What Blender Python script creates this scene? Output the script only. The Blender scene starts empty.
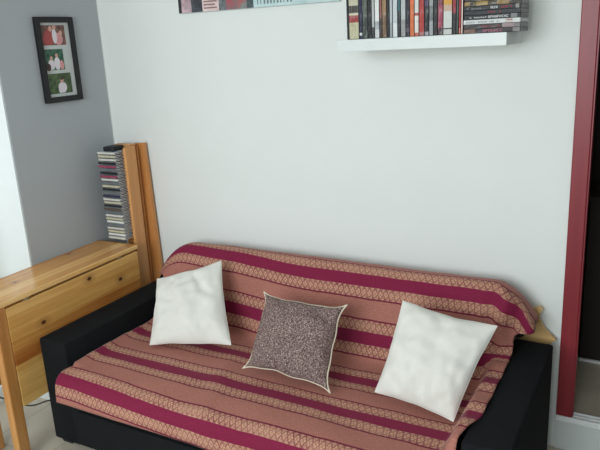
import bpy, bmesh, math, random
from mathutils import Vector, Matrix, noise

random.seed(7)
SC = bpy.context.scene
COL = SC.collection


def srgb(r, g, b, a=1.0):
    def f(c):
        c /= 255.0
        return c / 12.92 if c <= 0.04045 else ((c + 0.055) / 1.055) ** 2.4
    return (f(r), f(g), f(b), a)


# ------------------------------------------------------------------ camera
F_PX = 657.8
yaw, pitch, roll = 0.5183, 0.2743, -0.0515
cy, sy, cp, sp = math.cos(yaw), math.sin(yaw), math.cos(pitch), math.sin(pitch)
fw = Vector((-sy * cp, cy * cp, -sp))
rt = Vector((cy, sy, 0))
up = rt.cross(fw)
c, s = math.cos(roll), math.sin(roll)
r2 = c * rt + s * up
u2 = -s * rt + c * up
cam_data = bpy.data.cameras.new('camera')
cam = bpy.data.objects.new('camera', cam_data)
COL.objects.link(cam)
M = Matrix((r2, u2, -fw)).transposed().to_4x4()
M.translation = Vector((2.58, -2.5765, 1.6913))
cam.matrix_world = M
cam_data.sensor_width = 36.0
cam_data.lens = F_PX / 600.0 * 36.0
cam_data.clip_start = 0.02
SC.camera = cam

# ------------------------------------------------------------------ world, daylight, exposure
world = bpy.data.worlds.new('world')
SC.world = world
world.use_nodes = True
bg = world.node_tree.nodes['Background']
bg.inputs[0].default_value = (0.82, 0.95, 1.0, 1)
bg.inputs[1].default_value = 0.33


def area(name, loc, target, sx, sy_, power, col):
    d = bpy.data.lights.new(name, 'AREA')
    d.shape = 'RECTANGLE'
    d.size, d.size_y, d.energy, d.color = sx, sy_, power, col
    o = bpy.data.objects.new(name, d)
    COL.objects.link(o)
    o.location = loc
    o.rotation_euler = (Vector(target) - Vector(loc)).to_track_quat('-Z', 'Y').to_euler()
    return o


# daylight outside the glazed door in the left wall, and through the window behind the viewer
area('door_daylight', (-0.75, -1.75, 1.35), (0.6, -0.75, 0.9), 1.5, 2.0, 19, (0.93, 0.98, 1.0))
area('window_daylight', (1.6, -4.4, 1.9), (1.5, 0, 0.9), 2.0, 1.4, 119, (0.90, 0.975, 1.0))

SC.view_settings.view_transform = 'Standard'
SC.view_settings.look = 'None'
SC.view_settings.gamma = 1.0
SC.view_settings.use_curve_mapping = False
SC.view_settings.exposure = -0.10


# ------------------------------------------------------------------ material helpers
class NT:
    def __init__(self, name):
        self.m = bpy.data.materials.new(name)
        self.m.use_nodes = True
        self.t = self.m.node_tree
        self.bsdf = self.t.nodes['Principled BSDF']

    def n(self, typ, **kw):
        nd = self.t.nodes.new(typ)
        for k, v in kw.items():
            setattr(nd, k, v)
        return nd

    def put(self, sock, v):
        if hasattr(v, 'links') or isinstance(v, bpy.types.NodeSocket):
            self.t.links.new(v, sock)
        else:
            sock.default_value = v

    def math(self, op, a, b=0.0, cc=None):
        nd = self.n('ShaderNodeMath', operation=op)
        self.put(nd.inputs[0], a)
        self.put(nd.inputs[1], b)
        if cc is not None:
            self.put(nd.inputs[2], cc)
        return nd.outputs[0]

    def mix(self, fac, a, b):
        nd = self.n('ShaderNodeMix', data_type='RGBA')
        self.put(nd.inputs[0], fac)
        self.put(nd.inputs[6], a)
        self.put(nd.inputs[7], b)
        return nd.outputs[2]

    def coords(self, kind='Object'):
        return self.n('ShaderNodeTexCoord').outputs[kind]

    def mapping(self, vec, scale=(1, 1, 1), loc=(0, 0, 0), rot=(0, 0, 0)):
        nd = self.n('ShaderNodeMapping')
        self.put(nd.inputs[0], vec)
        nd.inputs['Scale'].default_value = scale
        nd.inputs['Location'].default_value = loc
        nd.inputs['Rotation'].default_value = rot
        return nd.outputs[0]

    def noise(self, vec, scale, detail=2.0, rough=0.5, out=0):
        nd = self.n('ShaderNodeTexNoise')
        self.put(nd.inputs['Vector'], vec)
        nd.inputs['Scale'].default_value = scale
        nd.inputs['Detail'].default_value = detail
        nd.inputs['Roughness'].default_value = rough
        return nd.outputs[out]

    def ramp(self, fac, stops, interp='LINEAR'):
        nd = self.n('ShaderNodeValToRGB')
        self.put(nd.inputs[0], fac)
        cr = nd.color_ramp
        cr.interpolation = interp
        while len(cr.elements) < len(stops):
            cr.elements.new(0.5)
        for e, (p, col) in zip(cr.elements, stops):
            e.position = p
            e.color = col
        return nd.outputs[0]

    def step(self, v, lo, hi):
        nd = self.n('ShaderNodeMapRange', interpolation_type='SMOOTHSTEP')
        self.put(nd.inputs[0], v)
        nd.inputs[1].default_value = lo
        nd.inputs[2].default_value = hi
        return nd.outputs[0]

    def bump(self, h, strength, dist):
        nd = self.n('ShaderNodeBump')
        nd.inputs['Strength'].default_value = strength
        nd.inputs['Distance'].default_value = dist
        self.put(nd.inputs['Height'], h)
        self.t.links.new(nd.outputs[0], self.bsdf.inputs['Normal'])

    def fin(self, col, rough=0.6, spec=0.5, metal=0.0):
        self.put(self.bsdf.inputs['Base Color'], col)
        self.put(self.bsdf.inputs['Roughness'], rough)
        self.bsdf.inputs['Specular IOR Level'].default_value = spec
        self.bsdf.inputs['Metallic'].default_value = metal
        return self.m


def plain(name, rgb, rough=0.6, spec=0.4, var=0.06, scale=18.0, metal=0.0, bump=0.0):
    t = NT(name)
    n = t.noise(t.coords(), scale, 3)
    a = srgb(*rgb)
    lo = tuple(x * (1 - var) for x in a[:3]) + (1,)
    hi = tuple(min(1, x * (1 + var)) for x in a[:3]) + (1,)
    col = t.ramp(n, [(0.3, lo), (0.7, hi)])
    if bump:
        t.bump(t.noise(t.coords(), scale * 12, 2), bump, 0.002)
    return t.fin(col, rough, spec, metal)


def wood(name, axis, tones, stave=0.07, across='x', rough=0.32, knots=(), knotaxes='yz', grain=1.0, spec=0.5):
    """pine boards glued from staves; grain runs along axis; knots at fixed places (object = world coordinates here)"""
    t = NT(name)
    co = t.coords()
    sep = t.n('ShaderNodeSeparateXYZ')
    t.put(sep.inputs[0], co)
    ax = {'x': 0, 'y': 1, 'z': 2}
    sc = [26.0, 26.0, 26.0]
    sc[ax[axis]] = 1.3
    v = t.mapping(co, tuple(sc))
    g1 = t.noise(v, 1.0 * grain, 5, 0.6)
    sc2 = [110.0, 110.0, 110.0]
    sc2[ax[axis]] = 3.0
    g2 = t.noise(t.mapping(co, tuple(sc2)), 1.0, 2, 0.5)
    cell = t.math('FLOOR', t.math('DIVIDE', sep.outputs[ax[across]], stave))
    wn = t.n('ShaderNodeTexWhiteNoise', noise_dimensions='1D')
    t.put(wn.inputs['W'], cell)
    f = t.math('ADD', t.math('MULTIPLY', g1, 0.70), t.math('MULTIPLY', wn.outputs[0], 0.36))
    f = t.math('ADD', f, t.math('MULTIPLY', g2, 0.18))
    col = t.ramp(f, [(0.34, srgb(*tones[0])), (0.58, srgb(*tones[1])), (0.82, srgb(*tones[2]))])
    for (ka, kb, kr) in knots:
        da = t.math('SUBTRACT', sep.outputs[ax[knotaxes[0]]], ka)
        db = t.math('SUBTRACT', sep.outputs[ax[knotaxes[1]]], kb)
        d = t.math('SQRT', t.math('ADD', t.math('POWER', t.math('MULTIPLY', da, 0.7), 2.0), t.math('POWER', db, 2.0)))
        d = t.math('ADD', d, t.math('MULTIPLY', t.math('SUBTRACT', g2, 0.5), 0.006))
        k = t.step(d, kr, kr * 0.45)
        k2 = t.step(d, kr * 3.2, kr)
        col = t.mix(t.math('MULTIPLY', k2, 0.35), col, srgb(150, 92, 48))
        col = t.mix(k, col, srgb(74, 36, 24))
    t.bump(g2, 0.12, 0.001)
    return t.fin(col, rough, spec)


def fabric(name, rgb, var=0.25, scale=420, rough=0.95, spec=0.12, bump=0.25):
    t = NT(name)
    co = t.coords()
    n = t.noise(co, scale, 2, 0.6)
    n2 = t.noise(co, 9, 3)
    f = t.math('ADD', t.math('MULTIPLY', n, 0.7), t.math('MULTIPLY', n2, 0.3))
    a = srgb(*rgb)
    lo = tuple(x * (1 - var) for x in a[:3]) + (1,)
    hi = tuple(min(1, x * (1 + var)) for x in a[:3]) + (1,)
    t.bump(n, bump, 0.002)
    return t.fin(t.ramp(f, [(0.3, lo), (0.7, hi)]), rough, spec)


def throw_material():
    t = NT('woven_throw')
    uv = t.n('ShaderNodeTexCoord').outputs['UV']
    sep = t.n('ShaderNodeSeparateXYZ')
    t.put(sep.inputs[0], uv)
    X, U = sep.outputs[0], sep.outputs[1]
    wob = t.noise(t.mapping(uv, (3, 3, 3)), 4, 2)
    U2 = t.math('ADD', U, t.math('MULTIPLY', t.math('SUBTRACT', wob, 0.5), 0.006))
    tt = t.math('FRACT', t.math('ADD', t.math('DIVIDE', t.math('SUBTRACT', U2, 0.070), 0.234), 0.5))
    d = t.math('ABSOLUTE', t.math('SUBTRACT', tt, 0.5))
    b = t.math('DIVIDE', t.math('SUBTRACT', d, 0.111), 0.194)          # 0..1 across a lattice band
    # ogee lattice: two counter-running waves and a smaller diamond inside
    X = t.math('ADD', X, t.math('MULTIPLY', t.math('SUBTRACT', t.noise(t.mapping(uv, (11, 30, 1)), 1.0, 2), 0.5), 0.016))
    ph = t.math('MULTIPLY', X, 2 * math.pi / 0.050)
    w1 = t.math('ADD', t.math('MULTIPLY', t.math('SINE', ph), 0.42), 0.5)
    w2 = t.math('SUBTRACT', 1.0, w1)
    l1 = t.step(t.math('ABSOLUTE', t.math('SUBTRACT', b, w1)), 0.13, 0.05)
    l2 = t.step(t.math('ABSOLUTE', t.math('SUBTRACT', b, w2)), 0.13, 0.05)
    ph2 = t.math('MULTIPLY', X, 2 * math.pi / 0.031)
    tri = t.math('ABSOLUTE', t.math('SUBTRACT', t.math('FRACT', t.math('DIVIDE', X, 0.0125)), 0.5))
    dia = t.math('ADD', tri, t.math('ABSOLUTE', t.math('SUBTRACT', t.math('FRACT', t.math('MULTIPLY', b, 3.0)), 0.5)))
    l3 = t.math('MULTIPLY', t.step(t.math('ABSOLUTE', t.math('SUBTRACT', dia, 0.5)), 0.18, 0.06), 0.62)
    lat = t.math('MAXIMUM', t.math('MAXIMUM', l1, l2), l3)
    weave = t.noise(t.mapping(uv, (210, 210, 210)), 1.0, 3, 0.75)
    weave2 = t.noise(t.mapping(uv, (40, 900, 1)), 1.0, 1, 0.5)
    tan = t.ramp(weave, [(0.3, srgb(152, 106, 86)), (0.7, srgb(224, 176, 146))])
    burg_l = srgb(112, 30, 52)
    fade = t.math('MULTIPLY_ADD', t.noise(t.mapping(uv, (9, 14, 1)), 1.0, 2), 0.9, 0.25)
    lattice = t.mix(t.math('MULTIPLY', lat, fade), tan, burg_l)
    burg = t.ramp(weave, [(0.3, srgb(100, 16, 48)), (0.7, srgb(142, 32, 70))])
    pf = t.math('ADD', t.math('MULTIPLY', weave, 0.7), t.math('MULTIPLY', weave2, 0.3))
    plainc = t.ramp(pf, [(0.3, srgb(126, 70, 66)), (0.7, srgb(196, 134, 116))])
    col = t.mix(t.step(d, 0.108, 0.114), burg, lattice)
    col = t.mix(t.step(d, 0.300, 0.306), col, burg_l)
    col = t.mix(t.step(d, 0.330, 0.336), col, plainc)
    t.bump(t.math('ADD', weave, t.math('MULTIPLY', lat, 0.5)), 0.3, 0.002)
    t.bsdf.inputs['Sheen Weight'].default_value = 0.08
    t.bsdf.inputs['Sheen Roughness'].default_value = 0.4
    t.bsdf.inputs['Sheen Tint'].default_value = (1.0, 0.9, 0.86, 1)
    return t.fin(col, 0.8, 0.25)


def tweed_material():
    t = NT('tweed')
    co = t.coords()
    n = t.noise(co, 190, 2, 0.7)
    n2 = t.noise(t.mapping(co, (1, 1, 1), (3, 1, 2)), 330, 1, 0.6)
    f = t.math('ADD', t.math('MULTIPLY', n, 0.6), t.math('MULTIPLY', n2, 0.4))
    col = t.ramp(f, [(0.36, srgb(58, 42, 44)), (0.47, srgb(108, 86, 84)), (0.56, srgb(146, 126, 120)), (0.66, srgb(204, 192, 182))])
    t.bump(f, 0.4, 0.002)
    return t.fin(col, 0.95, 0.1)


def tile_material():
    t = NT('floor_tiles')
    co = t.coords()
    br = t.n('ShaderNodeTexBrick')
    t.put(br.inputs['Vector'], co)
    br.offset = 0.0
    br.inputs['Color1'].default_value = srgb(196, 188, 172)
    br.inputs['Color2'].default_value = srgb(186, 177, 160)
    br.inputs['Mortar'].default_value = srgb(158, 150, 136)
    br.inputs['Scale'].default_value = 1.0
    br.inputs['Brick Width'].default_value = 0.33
    br.inputs['Row Height'].default_value = 0.33
    br.inputs['Mortar Size'].default_value = 0.003
    n = t.noise(co, 14, 4)
    col = t.mix(t.math('MULTIPLY', n, 0.35), br.outputs['Color'], srgb(166, 156, 138))
    return t.fin(col, 0.35, 0.4)


def wall_material(name, rgb):
    t = NT(name)
    co = t.coords()
    n = t.noise(co, 3.0, 4)
    a = srgb(*rgb)
    col = t.ramp(n, [(0.3, tuple(x * 0.975 for x in a[:3]) + (1,)), (0.7, a)])
    t.bump(t.noise(co, 240, 3), 0.08, 0.002)
    return t.fin(col, 0.85, 0.25)


# ------------------------------------------------------------------ mesh helpers
def bx(bm, x0, x1, y0, y1, z0, z1, bev=0.0, seg=2, mi=0):
    r = bmesh.ops.create_cube(bm, size=1.0)
    vs = r['verts']
    for v in vs:
        v.co = Vector((x0 + (v.co.x + 0.5) * (x1 - x0), y0 + (v.co.y + 0.5) * (y1 - y0), z0 + (v.co.z + 0.5) * (z1 - z0)))
    fs = set(f for v in vs for f in v.link_faces)
    for f in fs:
        f.material_index = mi
    if bev > 0:
        es = list(set(e for v in vs for e in v.link_edges))
        bmesh.ops.bevel(bm, geom=es, offset=bev, segments=seg, affect='EDGES', profile=0.5, material=-1)
    return vs


def prism(bm, pts, y0, y1):
    """pts = [(x,z)] polygon extruded along y"""
    a = [bm.verts.new((p[0], y0, p[1])) for p in pts]
    b = [bm.verts.new((p[0], y1, p[1])) for p in pts]
    bm.faces.new(a)
    bm.faces.new(list(reversed(b)))
    n = len(pts)
    for i in range(n):
        bm.faces.new((a[i], b[i], b[(i + 1) % n], a[(i + 1) % n]))
    bmesh.ops.recalc_face_normals(bm, faces=bm.faces[:])


def tube(bm, pts, rad, seg=8, closed=False):
    pts = [Vector(p) for p in pts]
    n = len(pts)
    rings = []
    prev = None
    for i, p in enumerate(pts):
        if closed:
            d = pts[(i + 1) % n] - pts[i - 1]
        else:
            d = pts[min(i + 1, n - 1)] - pts[max(i - 1, 0)]
        d.normalize()
        if prev is None:
            a = d.orthogonal().normalized()
        else:
            a = (prev - d * prev.dot(d)).normalized()
        prev = a
        b = d.cross(a)
        rings.append([bm.verts.new(p + (a * math.cos(2 * math.pi * k / seg) + b * math.sin(2 * math.pi * k / seg)) * rad) for k in range(seg)])
    for i in range(n if closed else n - 1):
        r0, r1 = rings[i], rings[(i + 1) % n]
        for k in range(seg):
            bm.faces.new((r0[k], r0[(k + 1) % seg], r1[(k + 1) % seg], r1[k]))
    if not closed:
        bm.faces.new(rings[0][::-1])
        bm.faces.new(rings[-1])


def obj(name, bm, mats, parent=None, smooth=False, local=False):
    """world-coordinate mesh linked as ONE object; moved into its parent's frame (parents are never rotated)"""
    me = bpy.data.meshes.new(name)
    off = Vector((0, 0, 0))
    if parent is not None and not local:
        p = parent
        while p is not None:
            off += p.location
            p = p.parent
        bmesh.ops.translate(bm, verts=bm.verts[:], vec=-off)
    bm.to_mesh(me)
    bm.free()
    if not isinstance(mats, (list, tuple)):
        mats = [mats]
    for m in mats:
        me.materials.append(m)
    if smooth:
        for p in me.polygons:
            p.use_smooth = True
    o = bpy.data.objects.new(name, me)
    COL.objects.link(o)
    if parent is not None:
        o.parent = parent
    return o


def box(name, dims, mat, parent=None, bev=0.003, seg=2):
    bm = bmesh.new()
    bx(bm, *dims, bev, seg)
    return obj(name, bm, mat, parent)


def tag(o, label, cat, group=None):
    o['label'] = label
    o['category'] = cat
    if group:
        o['group'] = group
    return o


def thing(name, label, cat, loc, group=None):
    o = bpy.data.objects.new(name, None)
    o.empty_display_size = 0.05
    COL.objects.link(o)
    o.location = loc
    return tag(o, label, cat, group)


def struct(name, boxes, mat, parent=None, bev=0.0):
    bm = bmesh.new()
    for d in boxes:
        bx(bm, *d, bev)
    o = obj(name, bm, mat, parent)
    if parent is None:
        o['kind'] = 'structure'
    return o


def smoothstep(a, b, x):
    t = max(0.0, min(1.0, (x - a) / (b - a)))
    return t * t * (3 - 2 * t)


# ------------------------------------------------------------------ materials
M_white = wall_material('white_wall_paint', (226, 229, 226))
M_grey = wall_material('grey_wall_paint', (174, 178, 181))
M_ceil = wall_material('ceiling_paint', (232, 234, 232))
M_tile = tile_material()
M_gloss_white = plain('white_lacquer', (214, 219, 217), 0.4, 0.5, 0.01)
M_red = wood('burgundy_painted_wood', 'z', [(116, 27, 36), (130, 34, 43), (144, 44, 52)], 0.2, 'x', 0.4)
M_chrome = plain('brushed_aluminium', (236, 237, 236), 0.45, 0.6, 0.02, 60, 0.0)
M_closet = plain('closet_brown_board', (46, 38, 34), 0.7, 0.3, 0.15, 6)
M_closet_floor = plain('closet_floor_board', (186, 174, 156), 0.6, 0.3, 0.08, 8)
M_black = plain('black_plastic', (22, 22, 24), 0.45, 0.4, 0.1)
M_dark_fabric = fabric('charcoal_upholstery', (27, 28, 30), 0.3, 380)
M_throw = throw_material()
M_linen = fabric('off_white_cotton', (221, 219, 211), 0.04, 300, 0.9, 0.15, 0.12)
M_tweed = tweed_material()
M_piping = fabric('cream_piping', (214, 204, 182), 0.1, 300)
PINE = [(178, 112, 50), (220, 164, 90), (242, 200, 134)]
M_top = wood('pine_top', 'y', PINE, 0.058, 'x', 0.22, [(0.195, -0.115, 0.010), (-0.192, -0.035, 0.009)], 'yx', 1.0)
M_leaf = wood('pine_leaf', 'y', [(168, 98, 42), (206, 150, 78), (230, 184, 110)], 0.11, 'z', 0.35,
              [(0.087, 0.668, 0.013), (0.285, 0.596, 0.012), (-0.202, 0.569, 0.012), (-0.09, 0.45, 0.006)], 'yz', 1.0)
M_leg = wood('pine_leg', 'z', [(176, 118, 60), (206, 150, 88), (224, 174, 110)], 0.2, 'y', 0.35)
M_rack = wood('rack_pine', 'z', [(176, 112, 60), (204, 142, 84), (222, 162, 102)], 0.3, 'x', 0.4)
M_plank = wood('plank_pine', 'z', [(166, 102, 52), (196, 132, 74), (212, 150, 92)], 0.3, 'x', 0.4)
M_tan = wood('bare_tan_wood', 'x', [(186, 146, 92), (206, 168, 112), (216, 180, 126)], 0.3, 'z', 0.6)

# ------------------------------------------------------------------ the room
struct('floor', [(-0.3, 4.2, -4.6, 0.12, -0.05, 0.0)], M_tile)
struct('ceiling', [(-0.3, 4.2, -4.6, 0.9, 2.5, 2.56)], M_ceil)
# back wall, with the built-in closet's opening on the right
struct('wall_back', [(-0.3, 2.279, 0.0, 0.12, 0.0, 2.5), (2.279, 3.55, 0.0, 0.12, 2.32, 2.5), (3.55, 4.2, 0.0, 0.12, 0.0, 2.5)], M_white)
# grey left wall, a tall glazed opening in it
struct('wall_left', [(-0.3, 0.0, -0.63, 0.0, 0.0, 2.5), (-0.3, 0.0, -2.0, -0.63, 2.2, 2.5), (-0.3, 0.0, -4.6, -2.0, 0.0, 2.5)], M_grey)
struct('trim_1', [(-0.3, -0.004, -0.636, -0.6302, 0.0, 2.2)], M_gloss_white)        # white reveal of the opening
struct('trim_2', [(-0.001, 0.0008, -0.007, -0.0002, 0.0, 2.5)], M_white)           # white paint line in the corner
wf = struct('window_1', [(-0.3, -0.25, -0.70, -0.637, 0.0, 2.2), (-0.3, -0.25, -2.0, -1.94, 0.0, 2.2),
                         (-0.3, -0.25, -1.94, -0.70, 2.13, 2.2), (-0.3, -0.25, -1.94, -0.70, 0.0, 0.08),
                         (-0.3, -0.25, -1.345, -1.295, 0.08, 2.13)], M_gloss_white, None, 0.004)
tg = NT('window_glass')
tr = tg.n('ShaderNodeBsdfTransparent')
gl = tg.n('ShaderNodeBsdfGlossy')
gl.inputs['Roughness'].default_value = 0.02
mx = tg.n('ShaderNodeMixShader')
mx.inputs[0].default_value = 0.06
tg.t.links.new(tr.outputs[0], mx.inputs[1])
tg.t.links.new(gl.outputs[0], mx.inputs[2])
tg.t.links.new(mx.outputs[0], tg.t.nodes['Material Output'].inputs['Surface'])
for (a, b) in ((-1.94, -1.345), (-1.295, -0.70)):
    struct('pane', [(-0.28, -0.274, a, b, 0.08, 2.13)], tg.m, wf)

# closet: jambs, plinth, track, dark inside
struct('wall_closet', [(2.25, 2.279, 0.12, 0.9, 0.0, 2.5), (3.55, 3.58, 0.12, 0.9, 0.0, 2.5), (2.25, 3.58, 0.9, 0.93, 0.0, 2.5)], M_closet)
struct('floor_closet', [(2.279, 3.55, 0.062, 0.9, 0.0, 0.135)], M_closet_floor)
d1 = struct('door_1', [(2.2795, 2.338, -0.012, 0.05, 0.158, 2.32), (3.49, 3.5495, -0.012, 0.05, 0.158, 2.32), (2.338, 3.49, -0.012, 0.05, 2.26, 2.32)], M_red, None, 0.003)
struct('seal', [(2.3385, 2.343, -0.006, 0.03, 0.158, 2.26)], M_red, d1)
struct('baseboard_closet', [(2.2795, 3.55, -0.004, 0.06, 0.0, 0.134)], M_gloss_white)
bm = bmesh.new()
bx(bm, 2.2795, 3.5495, -0.016, 0.055, 0.1345, 0.144, 0.002)
for yy in (-0.012, 0.012, 0.036):
    bx(bm, 2.2795, 3.5495, yy, yy + 0.006, 0.144, 0.157, 0.0015)
o = obj('trim_track', bm, M_chrome)
o['kind'] = 'structure'
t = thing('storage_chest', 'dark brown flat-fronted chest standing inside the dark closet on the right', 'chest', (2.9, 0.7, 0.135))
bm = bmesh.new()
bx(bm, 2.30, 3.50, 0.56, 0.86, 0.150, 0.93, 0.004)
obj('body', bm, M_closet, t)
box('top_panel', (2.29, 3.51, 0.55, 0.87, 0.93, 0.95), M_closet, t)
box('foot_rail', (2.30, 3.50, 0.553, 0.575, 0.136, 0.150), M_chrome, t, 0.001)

# ------------------------------------------------------------------ sofa and throw profiles
PROF = [(-0.062, 0.60), (-0.066, 0.69), (-0.085, 0.735), (-0.12, 0.752), (-0.160, 0.755), (-0.190, 0.742), (-0.208, 0.712), (-0.24, 0.65),
        (-0.28, 0.57), (-0.325, 0.48), (-0.350, 0.437), (-0.385, 0.418), (-0.44, 0.414), (-0.60, 0.420), (-0.78, 0.424), (-0.88, 0.420),
        (-0.935, 0.408), (-0.962, 0.380), (-0.970, 0.340), (-0.972, 0.296)]


def make_path(prof, n):
    # Catmull-Rom then even resampling by length
    pts = []
    P = [Vector((a, b)) for a, b in prof]
    P = [P[0] * 2 - P[1]] + P + [P[-1] * 2 - P[-2]]
    for i in range(1, len(P) - 2):
        for k in range(12):
            tt = k / 12
            p0, p1, p2, p3 = P[i - 1], P[i], P[i + 1], P[i + 2]
            pts.append(0.5 * ((2 * p1) + (p2 - p0) * tt + (2 * p0 - 5 * p1 + 4 * p2 - p3) * tt * tt + (3 * p1 - p0 - 3 * p2 + p3) * tt ** 3))
    pts.append(P[-2])
    L = [0.0]
    for a, b in zip(pts, pts[1:]):
        L.append(L[-1] + (b - a).length)
    out = []
    j = 0
    for k in range(n + 1):
        d = L[-1] * k / n
        while j < len(L) - 2 and L[j + 1] < d:
            j += 1
        f = (d - L[j]) / max(1e-9, L[j + 1] - L[j])
        out.append((pts[j].lerp(pts[j + 1], f), d))
    return out


def top_drop(x):
    d = 0.0
    if x < 0.60:
        d = 0.15 * ((0.60 - x) / 0.21) ** 2.2
    if x > 2.02:
        d = 0.125 * (max(0.0, x - 2.035) / 0.165) ** 2.0
    return d


def surf(x, yz, off=0.0, n=(0, 0)):
    """a point of the draped surface; off pushes inward along the profile's normal n"""
    y, z = yz
    y += n[0] * off
    z += n[1] * off
    w = smoothstep(0.50, 0.77, z)
    return Vector((x, y, z - top_drop(x) * w))


path = make_path(PROF, 150)
i0 = min(range(len(path)), key=lambda i: (path[i][0] - Vector((-0.158, 0.775))).length)
u_zero = path[i0][1]


def normal_at(i):
    a = path[max(0, i - 1)][0]
    b = path[min(len(path) - 1, i + 1)][0]
    d = (b - a).normalized()
    return (d.y, -d.x)          # outward: up over the seat, forward over the back


XL, XR = 0.2895, 2.268           # outer faces of the two arms
sofa = thing('sofa', 'black fabric sofa with low square arms under a striped throw', 'sofa', (1.28, -0.5, 0.0))
for (a, b) in ((XL, 0.445), (2.122, XR)):
    bm = bmesh.new()
    bx(bm, a, b, -0.880, -0.113, 0.028, 0.516, 0.010, 3)
    for v in bm.verts:                                  # a soft, slightly uneven padded arm
        v.co.z += 0.003 * math.sin(v.co.y * 9 + a)
    obj('arm', bm, M_dark_fabric, sofa, True)
bm = bmesh.new()
bx(bm, 0.447, 2.110, -0.90, -0.12, 0.045, 0.27, 0.012, 3)
obj('base', bm, M_dark_fabric, sofa)
box('drawer_front', (0.50, 2.05, -0.912, -0.899, 0.07, 0.225), M_dark_fabric, sofa, 0.005)
for fx in (0.34, 2.20):
    for fy in (-0.83, -0.16):
        box('foot', (fx - 0.03, fx + 0.03, fy - 0.03, fy + 0.03, 0.0, 0.03), M_black, sofa, 0.004)
# seat cushion and back cushion follow the same profile, a little inside the cloth


def body(name, ia, ib, x0, x1, ends, off):
    bm = bmesh.new()
    nx = 44
    rows = []
    for k in range(nx + 1):
        x = x0 + (x1 - x0) * k / nx
        col = []
        for i in range(ia, ib + 1, 2):
            yz = path[i][0]
            n = normal_at(i)
            p = surf(x, yz, -off, n)
            col.append(bm.verts.new(p))
        for e in ends:
            col.append(bm.verts.new((x, e[0], min(e[1], 9))))
        rows.append(col)
    m = len(rows[0])
    for k in range(nx):
        for j in range(m):
            bm.faces.new((rows[k][j], rows[k][(j + 1) % m], rows[k + 1][(j + 1) % m], rows[k + 1][j]))
    bm.faces.new(rows[0][::-1])
    bm.faces.new(rows[-1])
    bmesh.ops.recalc_face_normals(bm, faces=bm.faces[:])
    return obj(name, bm, M_dark_fabric, sofa)


i_over_arm = min(range(i0, len(path)), key=lambda i: abs(path[i][0].x - (-0.262)))
i_junc = min(range(i0, len(path)), key=lambda i: abs(path[i][0].x - (-0.365)))
body('back_cushion', 4, i_over_arm, 0.415, 2.155, [(-0.113, 0.53), (-0.082, 0.53)], 0.016)
body('seat_cushion', i_junc, len(path) - 3, 0.449, 2.108, [(-0.93, 0.272), (-0.36, 0.272)], 0.016)
box('back_frame', (0.449, 2.108, -0.26, -0.116, 0.272, 0.525), M_dark_fabric, sofa, 0.01)

# the throw
bm = bmesh.new()
uvl = bm.loops.layers.uv.new('UVMap')
NX = 190
grid = []
meta = []
for k in range(NX + 1):
    sx = k / NX
    col = []
    for i, (yz, d) in enumerate(path):
        u = d - u_zero
        y, z = yz
        hi = smoothstep(0.50, 0.60, z) if i < i_junc else 0.0        # above the arms
        fr = smoothstep(-0.86, -0.93, y)                              # in front of the arms
        hx = smoothstep(0.58, 0.75, z) if i < i_junc else 0.0
        xl = 0.482 + (0.388 - 0.482) * hx - 0.020 * fr
        xr = 2.146 + (2.208 - 2.146) * hx
        if i >= i_junc:
            xr = 2.148 - 0.040 * smoothstep(-0.70, -0.90, y)
        x = xl + (xr - xl) * sx
        p = surf(x, yz)
        n = normal_at(i)
        # soft undulation of the cloth
        q = Vector((x * 2.6, u * 5.0, 0.3))
        amp = 0.007 if i > i_junc else 0.005
        h = amp * noise.noise(q) + 0.0025 * noise.noise(q * 3.1)
        # ridge of spare cloth near the middle of the seat
        if i > i_junc:
            h += 0.006 * math.exp(-((x - 1.07 - 0.35 * (u - 0.6)) / 0.05) ** 2) * smoothstep(-0.45, -0.6, y)
        h = max(h, -0.006)
        p.y += n[0] * h
        p.z += n[1] * h
        # right edge: the cloth climbs the inner side of the arm and lies over its edge
        if hi < 1.0:
            rise = smoothstep(2.040, 2.103, x) * (1 - hi)
            if y > -0.93:
                target = 0.528
                p.z += max(0.0, target - p.z) * rise * (1 - smoothstep(-0.86, -0.92, y))
                p.y += 0.0
            p.z += 0.004 * math.sin(u * 46 + 1.0) * rise
        # bunched vertical folds where it hangs over the back's right corner
        if hi > 0.0 and x > 1.98:
            fold = smoothstep(1.98, 2.10, x) * hi * smoothstep(-0.13, -0.18, y)
            p.y += (-0.010 - 0.016 * math.sin((x - 1.98) * 66)) * fold
            p.x += 0.006 * math.sin(u * 30) * fold
        # left edge turns up a little against the left arm
        if hi < 1.0 and y > -0.87:
            p.z += 0.012 * smoothstep(0.54, 0.482, x) * (1 - hi)
        col.append(bm.verts.new(p))
    grid.append(col)
for k in range(NX):
    for i in range(len(path) - 1):
        f = bm.faces.new((grid[k][i], grid[k][i + 1], grid[k + 1][i + 1], grid[k + 1][i]))
        f.smooth = True
        idx = ((k, i), (k, i + 1), (k + 1, i + 1), (k + 1, i))
        for lp, (kk, ii) in zip(f.loops, idx):
            uu = path[ii][1] - u_zero
            xx = 0.42 + 1.74 * kk / NX
            lp[uvl].uv = (xx, uu + (0.028 * smoothstep(1.25, 0.80, xx) + 0.014 * smoothstep(0.80, 0.50, xx)) * smoothstep(0.50, 0.30, uu)
                            + (0.026 * smoothstep(1.15, 0.45, xx) - 0.012) * smoothstep(0.78, 0.98, uu))
bmesh.ops.recalc_face_normals(bm, faces=bm.faces[:])
throw = obj('throw_blanket', bm, M_throw, None, True)
tag(throw, 'burgundy and tan striped woven throw spread over the sofa seat and back', 'blanket')
so = throw.modifiers.new('thickness', 'SOLIDIFY')
so.thickness = 0.004
so.offset = 0.0


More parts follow.
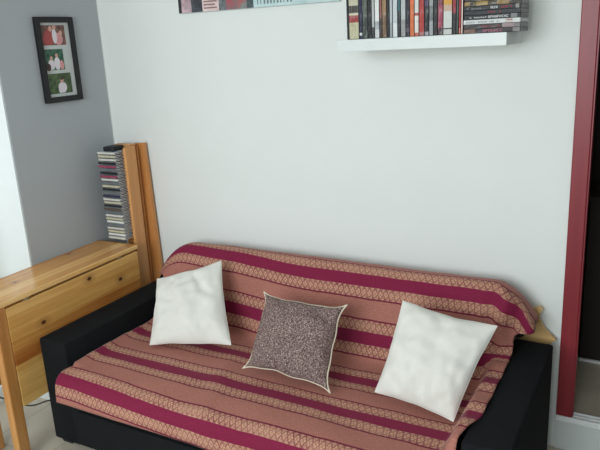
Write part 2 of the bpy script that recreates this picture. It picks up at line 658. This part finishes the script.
# ------------------------------------------------------------------ cushions
def cushion(name, label, corners, puff, mat, seed, piping=None, group='cushions on the sofa', creases=(), bow=0.05, ear=2.0, wave=0.016):
    """corners: bottom left, bottom right, top right, top left (seam corners in the room)"""
    c0, c1, c2, c3 = [Vector(p) for p in corners]
    base = (c0 + c1) / 2
    root = thing(name, label, 'cushion', base, group)
    nrm = ((c1 - c0).cross(c3 - c0)).normalized()        # towards the viewer
    N = 44
    front, back, rim = {}, {}, []

    def bil(a, b):
        return c0 * (1 - a) * (1 - b) + c1 * a * (1 - b) + c2 * a * b + c3 * (1 - a) * b

    cen = bil(0.5, 0.5)
    bm = bmesh.new()
    for i in range(N + 1):
        for j in range(N + 1):
            a, b = i / N, j / N
            # denser sampling near edges
            a = 0.5 - 0.5 * math.cos(math.pi * a)
            b = 0.5 - 0.5 * math.cos(math.pi * b)
            ea, eb = 2 * a - 1, 2 * b - 1
            # edges bow inward between the corners
            ka = 1 - bow * (1 - abs(eb) ** ear) * ea * ea
            kb = 1 - bow * (1 - abs(ea) ** ear) * eb * eb
            wav = wave * noise.noise(Vector((a * 4, b * 4, seed)))
            p = bil(0.5 + ea * ka / 2 + wav * (1 - eb * eb), 0.5 + eb * kb / 2 + wav * (1 - ea * ea))
            t = (max(0.0, 1 - abs(ea) ** 2.2) * max(0.0, 1 - abs(eb) ** 2.2)) ** 0.55
            q = Vector((a * 5, b * 5, seed * 3.7))
            wr = 0.016 * noise.noise(q) + 0.008 * noise.noise(q * 2.3)
            edge_t = max(abs(ea), abs(eb))
            rad = 0.004 * math.sin(10 * math.atan2(eb, ea) + seed) * smoothstep(0.35, 0.95, edge_t)
            cr = 0.0
            for (x0, y0, x1, y1, dep, wid) in creases:
                dx, dy = x1 - x0, y1 - y0
                tt = max(0, min(1, ((a - x0) * dx + (b - y0) * dy) / (dx * dx + dy * dy)))
                dd = math.hypot(a - x0 - tt * dx, b - y0 - tt * dy)
                cr -= dep * math.exp(-(dd / wid) ** 2) * math.sin(math.pi * min(1, max(0.08, 0.15 + tt * 0.8)))
            on_rim = i in (0, N) or j in (0, N)
            hf = 0 if on_rim else puff * t + (wr + rad + cr) * min(1, t * 1.6)
            hb = 0 if on_rim else puff * 0.55 * t
            v = bm.verts.new(p + nrm * hf)
            front[i, j] = v
            back[i, j] = v if on_rim else bm.verts.new(p - nrm * hb)
    for i in range(N):
        for j in range(N):
            bm.faces.new((front[i, j], front[i + 1, j], front[i + 1, j + 1], front[i, j + 1]))
            bm.faces.new((back[i, j], back[i, j + 1], back[i + 1, j + 1], back[i + 1, j]))
    ring = [(i, 0) for i in range(N)] + [(N, j) for j in range(N)] + [(i, N) for i in range(N, 0, -1)] + [(0, j) for j in range(N, 0, -1)]
    rim = [front[k].co.copy() for k in ring]
    obj('cover', bm, mat, root, True)
    bm = bmesh.new()
    if piping:
        tube(bm, rim, 0.0035, 8, True)
        o = obj('piping', bm, piping, root, True)
        o['label'] = 'cream piped edge'
    else:
        tube(bm, rim, 0.0016, 6, True)
        obj('seam', bm, mat, root, True)
    return root


PX = [-0.3]
cushion('cushion', 'plain white square cushion at the left end, beside the left arm',
        [(0.675, -0.619, 0.437), (1.058, -0.542, 0.476), (0.863, -0.303, 0.747), (0.557, -0.399, 0.651)], 0.060, M_linen, 1.3,
        None, 'cushions on the sofa', [(0.60, 0.92, 0.80, 0.58, 0.024, 0.05), (0.05, 0.5, 0.35, 0.42, 0.010, 0.04), (0.10, 0.30, 0.30, 0.18, 0.008, 0.04), (0.35, 0.75, 0.60, 0.80, 0.008, 0.05)])
cushion('cushion', 'grey-brown tweed cushion with cream piping, in the middle of the sofa',
        [(1.185, -0.647, 0.447), (1.577, -0.659, 0.436), (1.557, -0.450, 0.699), (1.181, -0.451, 0.698)], 0.066, M_tweed, 4.1, M_piping, 'cushions on the sofa', [(0.05, 0.12, 0.25, 0.22, 0.014, 0.05), (0.3, 0.97, 0.4, 0.75, 0.010, 0.04), (0.75, 0.97, 0.66, 0.75, 0.010, 0.04)], 0.13, 6.0, 0.030)
cushion('cushion', 'plain white square cushion at the right end, beside the right arm',
        [(1.746, -0.636, 0.467), (2.037, -0.659, 0.437), (2.130, -0.471, 0.721), (1.785, -0.451, 0.752)], 0.060, M_linen, 8.2,
        None, 'cushions on the sofa', [(0.15, 0.2, 0.4, 0.1, 0.007, 0.05), (0.5, 0.92, 0.75, 0.86, 0.006, 0.05)])

# ------------------------------------------------------------------ drop-leaf table along the grey wall
tab = thing('drop_leaf_table', 'narrow pine drop-leaf table folded against the grey wall, left of sofa', 'table', (0.15, -0.64, 0.0))
box('tabletop', (0.005, 0.2713, -1.065, -0.2085, 0.708, 0.730), M_top, tab, 0.003)
box('leaf', (0.2495, 0.2705, -1.012, -0.213, 0.250, 0.697), M_leaf, tab, 0.003)
box('leaf', (0.007, 0.024, -0.985, -0.222, 0.255, 0.697), M_leaf, tab, 0.003)
for (a, b, y0, y1) in ((0.2285, 0.2705, -1.066, -1.0135), (0.040, 0.086, -1.059, -1.004), (0.205, 0.2475, -0.290, -0.236), (0.040, 0.086, -0.290, -0.236)):
    box('leg', (a, b, y0, y1, 0.0, 0.7075), M_leg, tab, 0.004)
box('apron', (0.03, 0.225, -0.98, -0.295, 0.62, 0.7075), M_leaf, tab, 0.002)
M_hinge = plain('dull_brass', (150, 128, 92), 0.5)
for hy in (-0.905, -0.34):
    bm = bmesh.new()
    bx(bm, 0.246, 0.2700, hy - 0.012, hy + 0.012, 0.6965, 0.7085, 0.001)
    obj('hinge', bm, M_hinge, tab)
tab.rotation_euler.z = 0.026          # stands a touch askew to the wall
tab.location.x += 0.0115
# cable running down the wall under the table
bm = bmesh.new()
cp_ = []
for k in range(30):
    tt = k / 29
    cp_.append((0.012 + 0.02 * math.sin(tt * 3), -0.97 + 0.33 * tt, 0.245 - 0.235 * tt ** 0.6 + 0.01 * math.sin(tt * 9)))
tube(bm, cp_, 0.004, 6)
tag(obj('power_cable', bm, plain('grey_cable', (120, 120, 118), 0.5), None, True), 'thin grey cable hanging along the wall beneath the pine table', 'cable')

# ------------------------------------------------------------------ CD rack in the corner
rack = thing('cd_rack', 'tall narrow pine CD rack in the corner behind the table', 'rack', (0.14, -0.12, 0.0))
box('side_board', (0.200, 0.216, -0.154, -0.080, 0.0, 1.214), M_rack, rack, 0.002)
box('back_board', (0.060, 0.200, -0.056, -0.042, 0.0, 1.205), M_rack, rack, 0.002)
box('base_board', (0.055, 0.199, -0.198, -0.058, 0.0, 0.04), M_rack, rack, 0.002)
box('top_board', (0.090, 0.199, -0.100, -0.057, 1.208, 1.222), M_rack, rack, 0.002)
NCD = 27
Z0, PITCH = 0.7460, 0.01700
bm = bmesh.new()
for k in range(-18, NCD):
    z = Z0 + PITCH * k
    bx(bm, 0.1905, 0.1998, -0.152, -0.058, z - 0.0055, z - 0.0003)
    bx(bm, 0.074, 0.1905, -0.0635, -0.0562, z - 0.0055, z - 0.0003)
o = obj('slot_rails', bm, M_rack, rack)

ORD = ['first', 'second', 'third', 'fourth', 'fifth', 'sixth', 'seventh', 'eighth', 'ninth', 'tenth', 'eleventh', 'twelfth', 'thirteenth', 'fourteenth',
       'fifteenth', 'sixteenth', 'seventeenth', 'eighteenth', 'nineteenth', 'twentieth', 'twenty-first', 'twenty-second', 'twenty-third', 'twenty-fourth',
       'twenty-fifth', 'twenty-sixth', 'twenty-seventh']
CDC = {'pale': (206, 204, 196), 'dark': (36, 36, 40), 'pink': (150, 60, 88), 'grey': (110, 112, 116), 'white': (224, 224, 218), 'cream': (196, 188, 162), 'navy': (44, 44, 74), 'brown': (92, 76, 66)}
cd_cols = ['pale', 'cream', 'pale', 'dark', 'pink', 'grey', 'dark', 'pink', 'pale', 'grey', 'cream', 'dark', 'grey', 'navy', 'pale', 'cream', 'dark', 'brown',
           'grey', 'pale', 'cream', 'white', 'grey', 'pale', 'cream', 'white', 'pale']
M_case = plain('case_edge_glint', (206, 208, 210), 0.2, 0.6, 0.1)  # case plastic, coloured pale to stand in for glints on its edges
M_tray = plain('case_tray', (30, 31, 34), 0.35, 0.5, 0.1)
cd_m = {k: plain('cd_spine_' + k, v, 0.3, 0.5, 0.12, 90) for k, v in CDC.items()}
for k in range(NCD):
    cname = cd_cols[k]
    z = Z0 + PITCH * (NCD - 1 - k)
    fy = -0.203 + random.uniform(-0.004, 0.004)
    fx = 0.0745 + random.uniform(-0.001, 0.001)
    bm = bmesh.new()
    bx(bm, fx, fx + 0.1155, fy + 0.006, fy + 0.139, z, z + 0.0036, 0.0005, 1, 1)          # lower shell
    bx(bm, fx, fx + 0.1155, fy + 0.006, fy + 0.139, z + 0.0036, z + 0.0070, 0.0, 1, 2)    # tray between
    bx(bm, fx, fx + 0.1155, fy + 0.006, fy + 0.139, z + 0.0070, z + 0.0104, 0.0005, 1, 1) # lid
    bx(bm, fx, fx + 0.1155, fy, fy + 0.006, z, z + 0.0104, 0.0006, 1, 0)                  # printed spine
    bmesh.ops.translate(bm, verts=bm.verts[:], vec=(-fx, -fy, -z))
    o = obj('cd_case', bm, [cd_m[cname], M_case, M_tray])
    o.location = (fx, fy, z)
    tag(o, 'CD case with %s spine, %s from the top of the rack' % (cname, ORD[k]), 'CD', 'CD cases in the corner rack')
bm = bmesh.new()
bx(bm, 0.095, 0.165, -0.185, -0.106, Z0 + PITCH * (NCD - 1) + 0.0106, Z0 + PITCH * (NCD - 1) + 0.034, 0.006, 3)
pb = obj('pouch', bm, plain('black_pouch', (26, 26, 30), 0.6), None, True)
tag(pb, 'small black pouch lying on top of the CD stack', 'pouch')

# spare plank behind the rack
bm = bmesh.new()
prism(bm, [(0.150, 0.0), (0.272, 0.0), (0.232, 1.221), (0.164, 1.218)], -0.034, -0.014)
tag(obj('wooden_plank', bm, M_plank), 'upright pine plank against the white wall, right of the CD rack', 'plank')

# tan wood wedged behind the sofa
bm = bmesh.new()
prism(bm, [(2.08, 0.0), (2.20, 0.0), (2.20, 0.44), (2.266, 0.502), (2.222, 0.542), (2.196, 0.590), (2.212, 0.623), (2.197, 0.635), (2.14, 0.60)], -0.040, -0.026)
tag(obj('wood_offcut', bm, M_tan), 'bare tan wooden offcut wedged between the sofa and the wall', 'board')


# ------------------------------------------------------------------ picture frame on the grey wall
Y0, Y1, FZ0, FZ1 = -0.4176, -0.1947, 1.4598, 1.8515
fr = thing('photo_frame', 'tall black frame with three family photos on the grey wall', 'picture frame', (0.0, (Y0 + Y1) / 2, FZ0))
bm = bmesh.new()
fwid = 0.026
for d in ((Y0, Y0 + fwid, FZ0, FZ1), (Y1 - fwid, Y1, FZ0, FZ1), (Y0 + fwid, Y1 - fwid, FZ0, FZ0 + fwid), (Y0 + fwid, Y1 - fwid, FZ1 - fwid, FZ1)):
    bx(bm, 0.001, 0.022, d[0], d[1], d[2], d[3], 0.002)
obj('border', bm, M_black, fr)
box('mat', (0.002, 0.010, Y0 + fwid, Y1 - fwid, FZ0 + fwid, FZ1 - fwid), plain('photo_mat', (196, 200, 198), 0.7), fr, 0)


def flat_material(name, rgb, rgb2, sc):
    t_ = NT(name)
    n_ = t_.noise(t_.coords(), sc, 3, 0.6)
    return t_.fin(t_.ramp(n_, [(0.36, srgb(*rgb)), (0.5, srgb(*[(a + b) // 2 for a, b in zip(rgb, rgb2)])), (0.64, srgb(*rgb2))]), 0.4, 0.4)


def blob(bm, x, y, z, ry, rz, mi, n=14):
    """a printed patch on the photo: a flat ellipse facing the room"""
    vs = [bm.verts.new((x, y + ry * math.cos(2 * math.pi * k / n), z + rz * math.sin(2 * math.pi * k / n))) for k in range(n)]
    f = bm.faces.new(vs)
    f.material_index = mi


SKIN = plain('print_skin', (206, 160, 144), 0.5)
WHT = plain('print_white', (222, 214, 220), 0.5)
REDP = plain('print_red', (164, 76, 74), 0.5)
PINKP = plain('print_pink', (214, 150, 152), 0.5)
HAIR = plain('print_hair', (66, 48, 44), 0.5)
photos = [
    (flat_material('photo_backdrop_brown', (86, 62, 58), (140, 96, 86), 60), (0.030, 0.170, 0.264, 0.354),
     [(0.072, 0.300, 0.030, 0.036, 3), (0.085, 0.338, 0.011, 0.013, 1), (0.125, 0.292, 0.028, 0.028, 4), (0.105, 0.305, 0.014, 0.034, 2), (0.108, 0.345, 0.010, 0.011, 1), (0.142, 0.318, 0.010, 0.012, 1), (0.050, 0.290, 0.018, 0.026, 3)]),
    (flat_material('photo_backdrop_green', (34, 70, 58), (72, 112, 88), 50), (0.030, 0.142, 0.150, 0.246),
     [(0.065, 0.175, 0.020, 0.024, 2), (0.068, 0.205, 0.008, 0.010, 1), (0.100, 0.180, 0.018, 0.030, 2), (0.100, 0.217, 0.008, 0.010, 1), (0.126, 0.172, 0.012, 0.022, 4), (0.045, 0.165, 0.014, 0.018, 5)]),
    (flat_material('photo_backdrop_foliage', (44, 62, 40), (92, 112, 66), 55), (0.030, 0.170, 0.040, 0.134),
     [(0.112, 0.068, 0.026, 0.026, 2), (0.112, 0.100, 0.010, 0.012, 1), (0.112, 0.110, 0.011, 0.007, 5), (0.096, 0.055, 0.010, 0.014, 2)]),
]
for mat_, (a, b, z0, z1), blobs in photos:
    bm = bmesh.new()
    bx(bm, 0.0102, 0.0112, Y0 + a, Y0 + b, FZ0 + z0, FZ0 + z1, 0, 1, 0)
    for q, (yy, zz, ry, rz, mi) in enumerate(blobs):
        blob(bm, 0.0114 + 0.0002 * q, Y0 + yy, FZ0 + zz, ry, rz, mi)
    obj('photo', bm, [mat_, SKIN, WHT, REDP, PINKP, HAIR], fr)

# ------------------------------------------------------------------ long picture high on the white wall
pic = thing('panorama_picture', 'long unframed collage picture high on the white wall above sofa', 'picture', (0.95, 0.0, 1.835))
box('canvas', (0.53, 1.36, -0.018, -0.001, 1.835, 2.18), plain('canvas_edge', (182, 196, 196), 0.7), pic, 0.001)
strips = [  # x0, x1, colours: printed panels side by side
    (0.5305, 0.548, (30, 30, 34), (44, 44, 50), 30), (0.548, 0.605, (206, 178, 184), (158, 132, 140), 40), (0.605, 0.668, (30, 32, 38), (70, 74, 82), 30),
    (0.668, 0.760, (206, 178, 176), (226, 206, 204), 40), (0.760, 0.800, (70, 78, 84), (120, 126, 128), 40),
    (0.800, 0.860, (176, 66, 80), (110, 116, 112), 26), (0.860, 0.910, (120, 136, 130), (178, 70, 80), 22),
    (0.910, 0.945, (54, 66, 70), (96, 112, 112), 30), (0.945, 1.359, (176, 202, 204), (196, 216, 216), 10)]
for a, b, c1_, c2_, sc in strips:
    bm = bmesh.new()
    bx(bm, a, b, -0.0195, -0.0181, 1.8365, 2.178)
    obj('print_panel', bm, flat_material('print_%d' % int(a * 1000), c1_, c2_, sc), pic)
bm = bmesh.new()
for k in range(11):                                      # faint row of grey skyline marks on the pale panel
    x = 0.965 + k * 0.0165
    bx(bm, x, x + random.uniform(0.004, 0.010), -0.0200, -0.0196, 1.848, 1.862 + random.uniform(0, 0.022))
obj('skyline_print', bm, plain('print_grey', (112, 128, 134), 0.6), pic)
bm = bmesh.new()
for k in range(6):                                       # pale horizontal dashes on the third panel
    bx(bm, 0.676, 0.750 - 0.01 * (k % 2), -0.0200, -0.0196, 1.848 + k * 0.014, 1.854 + k * 0.014)
obj('stripe_print', bm, plain('print_taupe', (132, 104, 104), 0.6), pic)

# ------------------------------------------------------------------ shelf and the films on it
SX0, SX1, SZ0, SZ1 = 1.4634, 2.0857, 1.6393, 1.6818
shelf = tag(box('wall_shelf', (SX0, SX1, -0.27, 0.001, SZ0, SZ1), M_gloss_white, None, 0.0015), 'white floating shelf on the white wall, full of films', 'shelf')
SY = -0.232
GRP = 'film cases on the wall shelf'
M_dvd = plain('case_black', (34, 35, 38), 0.35, 0.5, 0.1)
M_dvd_grey = plain('case_smoky', (84, 86, 88), 0.35, 0.5, 0.1)
M_dvd_white = plain('case_white', (196, 198, 196), 0.4, 0.5, 0.05)


def spine_mat(name, stops, sc=70, amt=0.35, axis='Z', length=0.19):
    """printed bands up the spine, with blotchy artwork inside each band"""
    t_ = NT(name)
    co = t_.coords()
    sep = t_.n('ShaderNodeSeparateXYZ')
    t_.put(sep.inputs[0], co)
    h = t_.math('DIVIDE', sep.outputs[axis], length)
    st = [(p / length, srgb(*cc)) for p, cc in stops]
    base = t_.ramp(h, st, 'CONSTANT')
    n_ = t_.noise(t_.mapping(co, (1.5, 1, 0.45) if axis == 'Z' else (0.45, 1, 1.5)), sc, 3, 0.7)
    k = t_.step(n_, 0.50, 0.62)
    k2 = t_.step(n_, 0.46, 0.36)
    dark = t_.mix(0.6, base, (0.01, 0.01, 0.012, 1))
    light = t_.mix(0.35, base, (0.7, 0.7, 0.68, 1))
    col = t_.mix(t_.math('MULTIPLY', k, amt), base, light)
    col = t_.mix(t_.math('MULTIPLY', k2, amt), col, dark)
    return t_.fin(col, 0.45, 0.3)


K, W, R_ = (26, 27, 30), (206, 208, 204), (164, 42, 44)
standing = [
    (1.4885, 1.4975, 0.188, [(0, K)], 'slim black film case at the left end of the row', 0.2),
    (1.4985, 1.5385, 0.186, [(0, (188, 182, 150)), (0.060, (150, 60, 58)), (0.086, (196, 190, 166)), (0.094, (70, 66, 62)), (0.120, (190, 184, 160))], 'wide cream film box set with red and black pictures, near row\'s left end', 0.5),
    (1.5395, 1.5525, 0.19, [(0, (40, 38, 70)), (0.012, W), (0.022, (36, 34, 66))], 'navy film case beside the wide cream box set', 0.3),
    (1.5530, 1.5735, 0.19, [(0, (60, 68, 62)), (0.09, (86, 92, 84))], 'dark green-grey film case beside the navy case', 0.6),
    (1.5740, 1.5895, 0.19, [(0, K)], 'black film case between dark green-grey and light grey cases', 0.3),
    (1.5900, 1.6015, 0.19, [(0, (60, 60, 60)), (0.04, (176, 178, 174))], 'light grey film case with dark foot beside black case', 0.5),
    (1.6020, 1.6205, 0.19, [(0, (206, 206, 204)), (0.030, (170, 172, 176)), (0.060, (220, 220, 218))], 'white film case with dark lettering near the tan case', 0.5),
    (1.6210, 1.6305, 0.19, [(0, (70, 56, 54)), (0.07, (142, 84, 78))], 'slim reddish brown film case between white and tan cases', 0.4),
    (1.6310, 1.6485, 0.19, [(0, (116, 92, 66)), (0.08, (146, 116, 84))], 'tan-brown film case standing in the row', 0.5),
    (1.6490, 1.6595, 0.19, [(0, K)], 'black film case between the tan and silver cases', 0.2),
    (1.6600, 1.6715, 0.19, [(0, (150, 154, 158)), (0.05, (176, 180, 184))], 'narrower silver film case beside a brighter silver one', 0.4),
    (1.6720, 1.6905, 0.19, [(0, (216, 218, 216)), (0.05, (190, 196, 200))], 'bright silver-white film case with dark mark near its foot', 0.3),
    (1.6910, 1.7025, 0.19, [(0, (36, 36, 42)), (0.09, (48, 92, 98))], 'dark film case with teal top between silver cases', 0.3),
    (1.7030, 1.7215, 0.19, [(0, (150, 150, 148)), (0.06, (176, 180, 180))], 'silver-grey film case left of the navy-black one', 0.4),
    (1.7220, 1.7365, 0.19, [(0, (34, 34, 48)), (0.015, (90, 84, 92)), (0.03, (30, 30, 44))], 'navy-black film case left of the orange case', 0.3),
    (1.7370, 1.7535, 0.19, [(0, (206, 106, 60)), (0.11, (222, 112, 70))], 'orange film case standing in the row', 0.3),
    (1.7540, 1.7705, 0.19, [(0, (190, 90, 70)), (0.012, (222, 214, 206)), (0.07, (160, 60, 56)), (0.08, (206, 206, 202))], 'white film case with red marks between orange and red cases', 0.4),
    (1.7710, 1.7905, 0.19, [(0, (170, 110, 104)), (0.014, (172, 54, 48)), (0.1, (160, 48, 46))], 'broad red film case right of white one with red marks', 0.3),
    (1.7910, 1.8075, 0.19, [(0, (150, 150, 152)), (0.014, (28, 26, 32)), (0.10, (70, 56, 86))], 'black film case with pale glare streak right of the broad red case', 0.5),  # pale grey stop paints glare onto the black spine
    (1.8080, 1.8235, 0.19, [(0, (156, 158, 160)), (0.05, (110, 112, 114)), (0.1, (150, 152, 154))], 'grey film case between two black cases', 0.5),
    (1.8240, 1.8385, 0.19, [(0, (24, 30, 28))], 'black film case left of the crimson patterned case', 0.25),
    (1.8390, 1.8585, 0.19, [(0, (70, 40, 48)), (0.024, (156, 62, 84)), (0.1, (120, 50, 66)), (0.118, (196, 160, 166))], 'crimson patterned film case left of the wide pale box', 0.6),
    (1.8590, 1.8905, 0.19, [(0, (196, 198, 192)), (0.018, (70, 70, 70)), (0.023, (200, 202, 196)), (0.078, (190, 160, 140)), (0.1, (206, 150, 60)), (0.125, (196, 190, 170))], 'wide pale grey film box with orange emblem', 0.12),
    (1.8910, 1.9045, 0.19, [(0, (28, 28, 30)), (0.07, (142, 34, 46))], 'black film case with crimson top right of wide pale box', 0.2),
    (1.9050, 1.9135, 0.19, [(0, (62, 70, 64))], 'slim dark green film case left of a slim red one', 0.3),
    (1.9140, 1.9215, 0.19, [(0, (206, 120, 106)), (0.02, (172, 40, 42))], 'slim red film case near the lying stack', 0.2),
    (1.9220, 1.9285, 0.19, [(0, (230, 206, 196))], 'slim pale pink film case touching the lying stack', 0.1),
]
for k, (a, b, h, stops, lab, amt) in enumerate(standing):
    z0 = SZ1 + 0.0004
    root = thing('dvd_case', lab, 'film case', (a, SY, z0), GRP)
    w = b - a
    bm = bmesh.new()
    bx(bm, 0, w, 0.0012, 0.134, 0, h, 0.0015)
    obj('case', bm, M_dvd, root, False, True)
    bm = bmesh.new()
    bx(bm, 0.0012, w - 0.0012, 0.0, 0.0013, 0.001, h - 0.001, 0.0004, 1)
    obj('spine', bm, spine_mat('spine_print_%02d' % k, stops, 70, amt), root, False, True)


def glyphs(x0, x1, z0, z1, n, y=-0.0006):
    """a row of blocky printed letters too small to read"""
    bm = bmesh.new()
    w = (x1 - x0) / n
    for k in range(n):
        if random.random() < 0.12:
            continue
        xa = x0 + k * w + 0.12 * w
        xb = x0 + (k + 1) * w - 0.12 * w
        th = min(0.28 * w, 0.0014)
        kind = random.randrange(4)
        bx(bm, xa, xa + th, y, 0.0002, z0, z1)
        if kind in (0, 1):
            bx(bm, xb - th, xb, y, 0.0002, z0, z1)
        if kind in (0, 2, 3):
            bx(bm, xa, xb, y, 0.0002, z1 - th, z1)
        if kind in (1, 2):
            bx(bm, xa, xb, y, 0.0002, (z0 + z1) / 2 - th / 2, (z0 + z1) / 2 + th / 2)
        if kind in (0, 3):
            bx(bm, xa, xb, y, 0.0002, z0, z0 + th)
    return bm


INK_W = plain('ink_white', (226, 226, 224), 0.5)
INK_P = plain('ink_pink', (206, 120, 140), 0.5)
INK_R = plain('ink_red', (176, 46, 62), 0.5)
INK_G = plain('ink_grey', (150, 152, 152), 0.5)
INK_D = plain('ink_dark', (70, 72, 76), 0.5)
INK_Y = plain('ink_gold', (170, 138, 66), 0.5)
stack = [  # bottom to top: spine stops along x, case material, label, lettering
    ([(0, (120, 92, 74)), (0.04, (44, 32, 36)), (0.165, (130, 124, 124))], M_dvd, 'film case with big pink lettering, bottom of the lying stack', 0.3, [(0.065, 0.142, 0.0028, 0.0120, 8, INK_P)]),
    ([(0, (52, 48, 46)), (0.13, (150, 128, 128)), (0.17, (120, 116, 116))], M_dvd_grey, 'dark brown film case with faint red lettering, second from the stack\'s bottom', 0.4, [(0.06, 0.125, 0.005, 0.009, 10, INK_R)]),
    ([(0, (206, 208, 206)), (0.14, (196, 186, 182)), (0.165, (208, 210, 208))], M_dvd_white, 'white film case lying third from the bottom of the stack', 0.15, [(0.01, 0.12, 0.004, 0.009, 14, INK_G), (0.145, 0.165, 0.008, 0.011, 4, INK_R)]),
    ([(0, K), (0.158, (120, 122, 122)), (0.178, K)], M_dvd, 'black film case with bold white lettering along the middle of the stack', 0.1, [(0.02, 0.078, 0.0045, 0.0085, 8, INK_W), (0.082, 0.150, 0.0035, 0.0110, 9, INK_W)]),
    ([(0, (30, 30, 34)), (0.15, (46, 46, 48))], M_dvd, 'black film case with dim red lettering above the bold white-lettered one', 0.1, [(0.012, 0.018, 0.004, 0.0105, 1, INK_W), (0.075, 0.125, 0.005, 0.010, 8, INK_R), (0.15, 0.18, 0.005, 0.009, 5, INK_D)]),
    ([(0, (34, 34, 36)), (0.172, (140, 138, 132)), (0.183, K)], M_dvd, 'black film case with white and red words, sixth from the stack\'s bottom', 0.2, [(0.01, 0.06, 0.004, 0.008, 7, INK_G), (0.090, 0.120, 0.0035, 0.0110, 5, INK_W), (0.124, 0.160, 0.004, 0.0105, 6, INK_R)]),
    ([(0, (140, 112, 56)), (0.02, (60, 50, 40)), (0.04, (150, 122, 60)), (0.08, (70, 58, 42)), (0.11, (140, 110, 60)), (0.15, (60, 50, 44))], M_dvd_grey, 'gold and brown patterned film case near the top of the lying stack', 0.7, [(0.03, 0.06, 0.004, 0.010, 4, INK_Y)]),
    ([(0, (54, 46, 40)), (0.05, (120, 92, 60)), (0.12, (48, 42, 40))], M_dvd, 'brown film case on the very top of the lying stack', 0.5, [(0.05, 0.11, 0.004, 0.010, 6, INK_G)]),
]
TH = 0.0147
for k, (stops, cm, lab, amt, words) in enumerate(stack):
    dx = random.uniform(-0.0015, 0.0015)
    root = thing('dvd_case', lab, 'film case', (1.931 + dx, SY, SZ1 + 0.0004 + k * (TH + 0.0002)), GRP)
    bm = bmesh.new()
    bx(bm, 0, 0.190, 0.0012, 0.135, 0, TH, 0.0015)
    obj('case', bm, cm, root, False, True)
    bm = bmesh.new()
    bx(bm, 0.001, 0.189, 0.0, 0.0013, 0.0006, TH - 0.0006, 0.0004, 1)
    sp_ = obj('spine', bm, spine_mat('stack_print_%02d' % k, stops, 70, amt, 'X'), root, False, True)
    for (a, b, z0, z1, n, ink) in words:
        obj('lettering', glyphs(a, b, z0, z1, n), ink, sp_, False, True)
